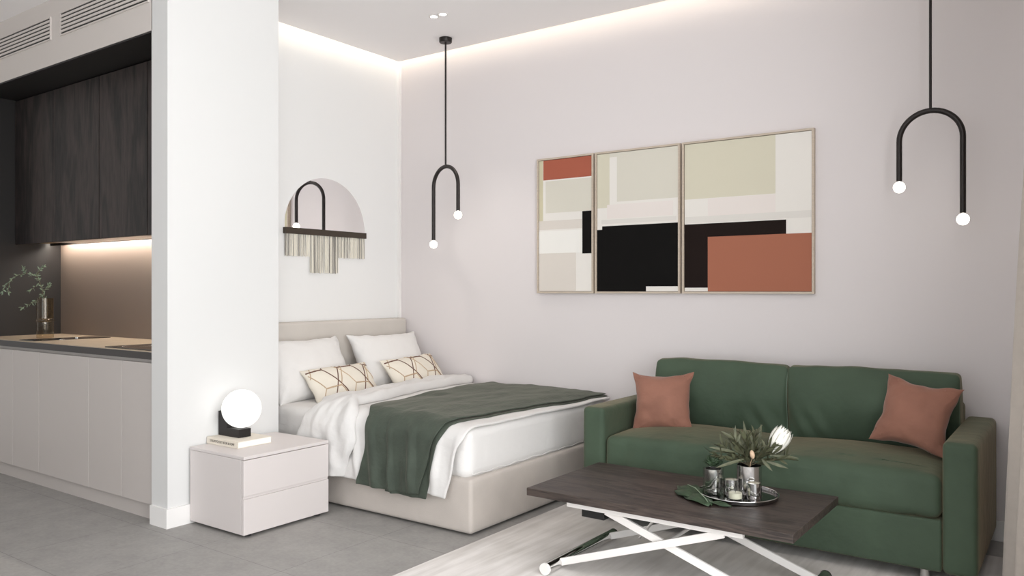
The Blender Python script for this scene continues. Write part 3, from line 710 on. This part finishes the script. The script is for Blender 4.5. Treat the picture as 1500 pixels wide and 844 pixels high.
def rust(loc, rx, ry, rz, label, seed, s_=.40):
    t, f = put_pillow('throw_pillow', label, 'cushion', 'dusty rust velvet cushions on the sofa', M_rust, s_, s_, .16, .16, .014, seed, TR(loc, rx, ry, rz))
rust((-1.872, 4.02, .615), -20, -3, 14, 'dusty rust velvet cushion leaning at the left armrest of the sofa', 3.0, .34)
rust((-.630, 4.06, .655), -22, 9, -6, 'dusty rust velvet cushion tilted at the right armrest of the sofa', 8.0, .335)

# ================================================================== rug
b = MB(); b.box(-2.395, .55, 1.2, 4.25, .0005, .012)
tag(b.build('rug', M_rug, bevel=.004), 'large pale woven rug under the coffee table and sofa', 'rug')

# ================================================================== coffee table
t = thing('coffee_table', (-1.41, 3.2, .012), 'low folding coffee table with a dark wood top and white crossed legs', 'coffee table')
b = MB(); b.box(-1.990, -.838, 2.882, 3.525, .327, .360); b.build('tabletop', M_tabwood, t, bevel=.0015)
for y in (2.945, 3.40):
    b = MB(); b.box(-1.815, -1.04, y - .012, y + .012, .294, .3265); b.build('top_rail', M_white, t, bevel=.0015)
for x in (-1.60, -1.24):
    b = MB(); b.box(x - .015, x + .015, 2.958, 3.387, .300, .326); b.build('cross_rail', M_white, t, bevel=.0015)
b = MB(); b.box(-1.765, -1.655, 2.975, 3.02, .250, .326); b.build('slide_block', M_rubber, t, bevel=.002)
b = MB(); b.tube([(-1.47, 3.2, .300), (-1.60, 3.2, .13)], .006, 10); b.tube([(-1.47, 3.2, .30), (-1.52, 3.2, .235)], .010, 12); b.build('gas_strut', M_chrome, t)
b = MB(); b.tube([(-1.375, 2.955, .207), (-1.375, 3.385, .207)], .008, 12); b.build('pivot_rod', M_white, t)
for y, y2 in ((2.965, 2.948), (3.377, 3.394)):
    for (x0, z0, x1, z1, yy) in ((-1.64, .296, -.872, .038, y), (-1.12, .296, -1.868, .038, y2)):
        b = MB(); b.bar((x0, yy, z0), (x1, yy, z1), .031, .013); b.build('leg', M_white, t, bevel=.0012)
for x in (-1.868, -.872):
    b = MB(); b.tube([(x, 2.850, .038), (x, 3.448, .038)], .024, 28); o = b.build('foot_bar', M_chrome, t)
    b = MB(); b.tube([(x, 2.838, .038), (x, 2.850, .038)], .0256, 28); b.build('end_cap', M_white, o, bevel=.001)
    b = MB(); b.tube([(x, 3.448, .038), (x, 3.458, .038)], .0246, 28); b.build('end_cap', M_rubber, o, bevel=.001)

# ------------------------------------------------------------------ on the table
TZ = .3605
t = thing('tray', (-1.18, 3.275, TZ), 'round mirrored tray with a raised rim on the coffee table', 'tray')
b = MB(); b.lathe([(0, 0), (.150, 0), (.162, .004), (.164, .016), (.161, .016), (.158, .007), (0, .007)], (-1.182, 3.28, TZ), n=56); b.build('tray_dish', mat('dark_chrome', (.26, .25, .25, 1), .08, metal=1), t)
b = MB(); b.tube([(-1.182 + .163 * math.cos(R(a)), 3.28 + .163 * math.sin(R(a)), TZ + .017) for a in range(0, 361, 6)], .0025, 8, caps=False); b.build('tray_rim', M_chrome, t)
Z1 = TZ + .0075
def cyl(b, x, y, r, h, z=None, th=.003, n=36, r0=None):
    z = Z1 if z is None else z; r0 = r if r0 is None else r0
    b.lathe([(0, 0), (r0 * .93, 0), (r0, .004), (r, h * .3), (r, h), (r - th, h), (r - th, .006 + th), (0, .006 + th)], (x, y, z), n=n)
t = thing('succulent_pot', (-1.275, 3.24, Z1), 'silver pot in clear glass holding a small succulent at the left of the tray', 'plant pot')
b = MB(); cyl(b, -1.275, 3.24, .0365, .100, z=Z1 + .006, r0=.026); b.build('inner_pot', M_satin, t)
b = MB(); b.lathe([(0, 0), (.040, 0), (.0435, .004), (.0435, .108), (.0420, .108), (.0420, .005), (0, .004)], (-1.275, 3.24, Z1), n=36); b.build('glass_sleeve', M_glass, t)
b = MB(); b.lathe([(0, .088), (.033, .088)], (-1.275, 3.24, Z1 + .006), n=24); b.build('soil', M_soil, t)
lf = MB(); c = Vector((-1.275, 3.24, Z1 + .100))
for k in range(80):
    a = k * 2.4; el = -.1 + 1.25 * (k / 80); d = Vector((math.cos(a) * math.cos(el * 1.3), math.sin(a) * math.cos(el * 1.3), math.sin(el * 1.3)))
    leafshape(lf, c + UP * .020 + d * .016, d + Vector((random.uniform(-.4, .4), random.uniform(-.4, .4), .2)), .024 + .008 * random.random(), .020, UP if d.z < .8 else Vector((1, 0, 0)), curl=-.3)
o = lf.build('succulent_leaves', M_leaf, t, merge=False); so = o.modifiers.new('t', 'SOLIDIFY'); so.thickness = .0025
t = thing('silver_vase', (-1.15, 3.325, Z1), 'tall silver cylinder vase at the back of the tray', 'vase')
b = MB(); cyl(b, -1.150, 3.325, .052, .122); b.build('vase_body', M_satin, t)
for i, (x, y, h, lab) in enumerate([(-1.205, 3.258, .066, 'silver votive cup standing behind the low glass candle'), (-1.108, 3.255, .066, 'silver votive cup at the right of the tray')]):
    t = thing('votive_cup', (x, y, Z1), lab, 'candle holder', 'silver votive cups on the tray')
    b = MB(); cyl(b, x, y, .0285, h); b.build('cup', M_chrome, t)
    b = MB(); b.lathe([(0, h - .012), (.0255, h - .012)], (x, y, Z1), n=24); b.build('candle_wax', M_wax, t)
t = thing('glass_candle', (-1.165, 3.20, Z1), 'low glass candle with cream wax at the front of the tray', 'candle')
b = MB(); b.lathe([(0, 0), (.028, 0), (.030, .003), (.030, .042), (.028, .042), (.028, .005), (0, .005)], (-1.165, 3.20, Z1), n=32); b.build('candle_glass', M_glass, t)
b = MB(); b.lathe([(0, .0055), (.0272, .0055), (.0272, .028), (0, .028)], (-1.165, 3.20, Z1), n=32); b.build('wax', M_wax, t)
b = MB(); b.tube([(-1.165, 3.20, Z1 + .027), (-1.164, 3.20, Z1 + .037)], .001, 6); b.build('wick', M_rubber, t)

# bouquet
VB = Vector((-1.150, 3.325, Z1 + .122))
t = thing('protea_bouquet', VB, 'bouquet of a white protea and narrow olive leaves in the tall silver vase', 'flowers')
FO = MB(); ST = MB()
def q(px, py, dep=0): return VB + RV * ((px - 1097) * .00287) + UP * ((680 - py) * .00287) + FV * dep
# stems fan out; leaves clothe them
ends = [(1092, 640, .0), (1072, 640, -.03), (1112, 636, .05), (1125, 650, -.05), (1060, 655, .03), (1140, 655, .02), (1100, 650, -.08), (1084, 650, .08), (1150, 668, -.03), (1045, 665, -.02)]
for ex, ey, dp in ends:
    E_ = q(ex, ey, dp); S_ = VB + Vector((random.uniform(-.015, .015), random.uniform(-.015, .015), -.10))
    mid = VB + (E_ - VB) * .35 + UP * .006
    ST.tube([S_, VB + (S_ - VB) * .05, mid, E_], .002, 6)
    for k in range(24):
        f = k / 24; p = VB.lerp(E_, .15 + .85 * f); ax = (E_ - VB).normalized()
        d = ax * random.uniform(.5, 1.1) + Vector((random.uniform(-1, 1), random.uniform(-1, 1), random.uniform(-.3, .5))) * .7
        leafshape(FO, p, d, random.uniform(.040, .072), random.uniform(.009, .014), Vector((random.uniform(-1, 1), random.uniform(-1, 1), .6)), curl=random.uniform(-.1, .2), n=5)
for (ax_, ay, ad, bx_, by_, bd) in [(1080, 662, 0, 1035, 652, -.02), (1084, 668, -.05, 1040, 678, -.08), (1090, 660, 0, 1074, 625, .02), (1098, 655, .02, 1092, 617, .04), (1085, 655, 0, 1065, 635, 0), (1115, 655, .03, 1120, 622, .05),
                                    (1125, 665, -.02, 1168, 668, -.03), (1125, 660, .02, 1163, 655, .05), (1118, 672, -.04, 1148, 681, -.06), (1110, 668, -.05, 1122, 683, -.08), (1080, 664, .03, 1046, 663, .05), (1130, 660, 0, 1158, 645, .02), (1100, 672, -.04, 1096, 640, -.05)]:
    p0, p1 = q(ax_, ay, ad), q(bx_, by_, bd); leafshape(FO, p0, p1 - p0, (p1 - p0).length, .013, Vector((.2, -1, .4)), n=6, curl=.05)
ST.build('flower_stems', M_stem, t); FO.build('foliage', M_olive, t, merge=False)
# protea head: rings of pointed petals round a cone
pc = q(1128, 662, -.01); pax = (q(1146, 630, -.02) - q(1128, 662, -.01)).normalized(); PT = MB(); SP = MB()
pu = pax.cross(Vector((0, 1, 0))).normalized(); pv = pax.cross(pu)
def petal(mb, ang, r0, r1, r2, L, W, z0):
    vs = []; fs = []; n = 7
    for i in range(n + 1):
        s_ = i / n; rad = (1 - s_) ** 2 * r0 + 2 * s_ * (1 - s_) * r1 + s_ * s_ * r2; wd = W * (.55 + .9 * s_) * (1 - s_ ** 5) + .0005
        for j in (-1, 0, 1):
            an = ang + j * wd / max(rad, .012) / 2
            vs.append(pc + pax * (z0 + L * s_) + (pu * math.cos(an) + pv * math.sin(an)) * (rad * (1 + (.04 if j == 0 else 0))))
    for i in range(n):
        for j in range(2): fs.append((i * 3 + j, i * 3 + j + 1, (i + 1) * 3 + j + 1, (i + 1) * 3 + j))
    mb.add(vs, fs, 0, True)
for ring_, (n, r0, r1, r2, L, W) in enumerate([(11, .016, .053, .034, .108, .019), (11, .015, .046, .024, .116, .019), (9, .012, .036, .013, .116, .017), (7, .009, .024, .005, .112, .014)]):
    for k in range(n): petal(PT, 2 * math.pi * (k + ring_ * .5) / n + random.uniform(-.08, .08), r0, r1, r2, L * random.uniform(.94, 1.04), W, .006)
for k in range(9): petal(SP, 2 * math.pi * (k + .3) / 9, .013, .040, .040, random.uniform(.040, .065), .015, 0)
o = PT.build('protea_petals', M_petal, t, merge=False)
SP.build('protea_bracts', M_olive, t, merge=False)
b = MB(); c = q(1091, 658, -.10); b.lathe([(0, .019), (.005, .016), (.0095, .007), (.010, -.003), (.007, -.012), (.003, -.017), (0, -.018)], c, n=14, M=Matrix.Rotation(R(-12), 4, 'Y')); b.tube([c - UP * .014, VB + (c - VB) * .4 - UP * .01, VB - UP * .04], .0018, 6); b.build('flower_bud', M_budm, t)

# monstera leaf lying beside the tray
t = thing('monstera_leaf', (-1.30, 3.15, TZ), 'dark green split leaf lying on the table against the tray', 'leaf')
lf = MB()
def lobe(p0, p1, W, h, seed):
    p0 = Vector((p0[0], p0[1], 0)); p1 = Vector((p1[0], p1[1], 0)); d = p1 - p0; s_ = Vector((-d.y, d.x, 0)).normalized(); n = 10; vs = []; fs = []
    for i in range(n + 1):
        f = i / n; wd = W * math.sin(math.pi * (f * .88 + .10)) ** .7
        for j in range(5):
            a = (j - 2) / 2; z = TZ + .003 + h * math.sin(math.pi * f * .9) * (1 - .65 * a * a) + .004 * math.sin(f * 9 + a * 3 + seed)
            p = p0 + d * f + s_ * wd * (a / 2); vs.append((p.x, p.y, max(TZ + .0015, z)))
    for i in range(n):
        for j in range(4): fs.append((i * 5 + j, i * 5 + j + 1, (i + 1) * 5 + j + 1, (i + 1) * 5 + j))
    lf.add(vs, fs, 0, True)
lobe((-1.335, 3.165), (-1.385, 3.315), .080, .018, 0)
lobe((-1.30, 3.15), (-1.445, 3.265), .074, .022, 3)
lobe((-1.27, 3.125), (-1.425, 3.19), .084, .020, 2)
lobe((-1.37, 3.19), (-1.215, 3.05), .095, .018, 4)
lobe((-1.265, 3.10), (-1.140, 3.088), .034, .012, 1)
o = lf.build('leaf_blade', M_leaf, t, merge=False); so = o.modifiers.new('t', 'SOLIDIFY'); so.thickness = .0012
b = MB(); b.tube([(-1.39, 3.24, TZ + .028), (-1.33, 3.18, TZ + .034), (-1.25, 3.09, TZ + .022), (-1.22, 3.06, TZ + .008)], .0018, 6); b.build('leaf_rib', M_sage, t)

# ================================================================== curtain at the right
t = thing('curtain', (-.12, 3.4, 0), 'floor length greige curtain hanging at the right edge beside the sofa', 'curtain')
def cur(a, c):
    z = .015 + (2.975 - .015) * c
    fl = (1 - c) ** 1.0
    y = 4.42 - 1.62 * a
    x = -.125 + .06 * max(0, a - .35) - .115 * fl * math.exp(-((y - 3.9) / .35) ** 2) + .030 * math.sin(a * 60 + .2) * (1 - .2 * c) + .010 * math.sin(a * 11 + c * 5)
    y += .020 * math.cos(a * 60)
    return Vector((x, y, z))
b = MB(); b.grid(cur, 160, 40); o = b.build('curtain_panel', M_curtain, t); so = o.modifiers.new('t', 'SOLIDIFY'); so.thickness = .003
b = MB(); hem = [cur(a / 120, .033) + Vector((-.0025, 0, 0)) for a in range(121)]; b.tube(hem, .0015, 5); b.build('hem_stitching', M_curtain, t)
b = MB(); b.tube([(-.125, 4.42, 2.988), (-.09, 2.80, 2.988)], .008, 10); b.build('curtain_track', M_white, t)
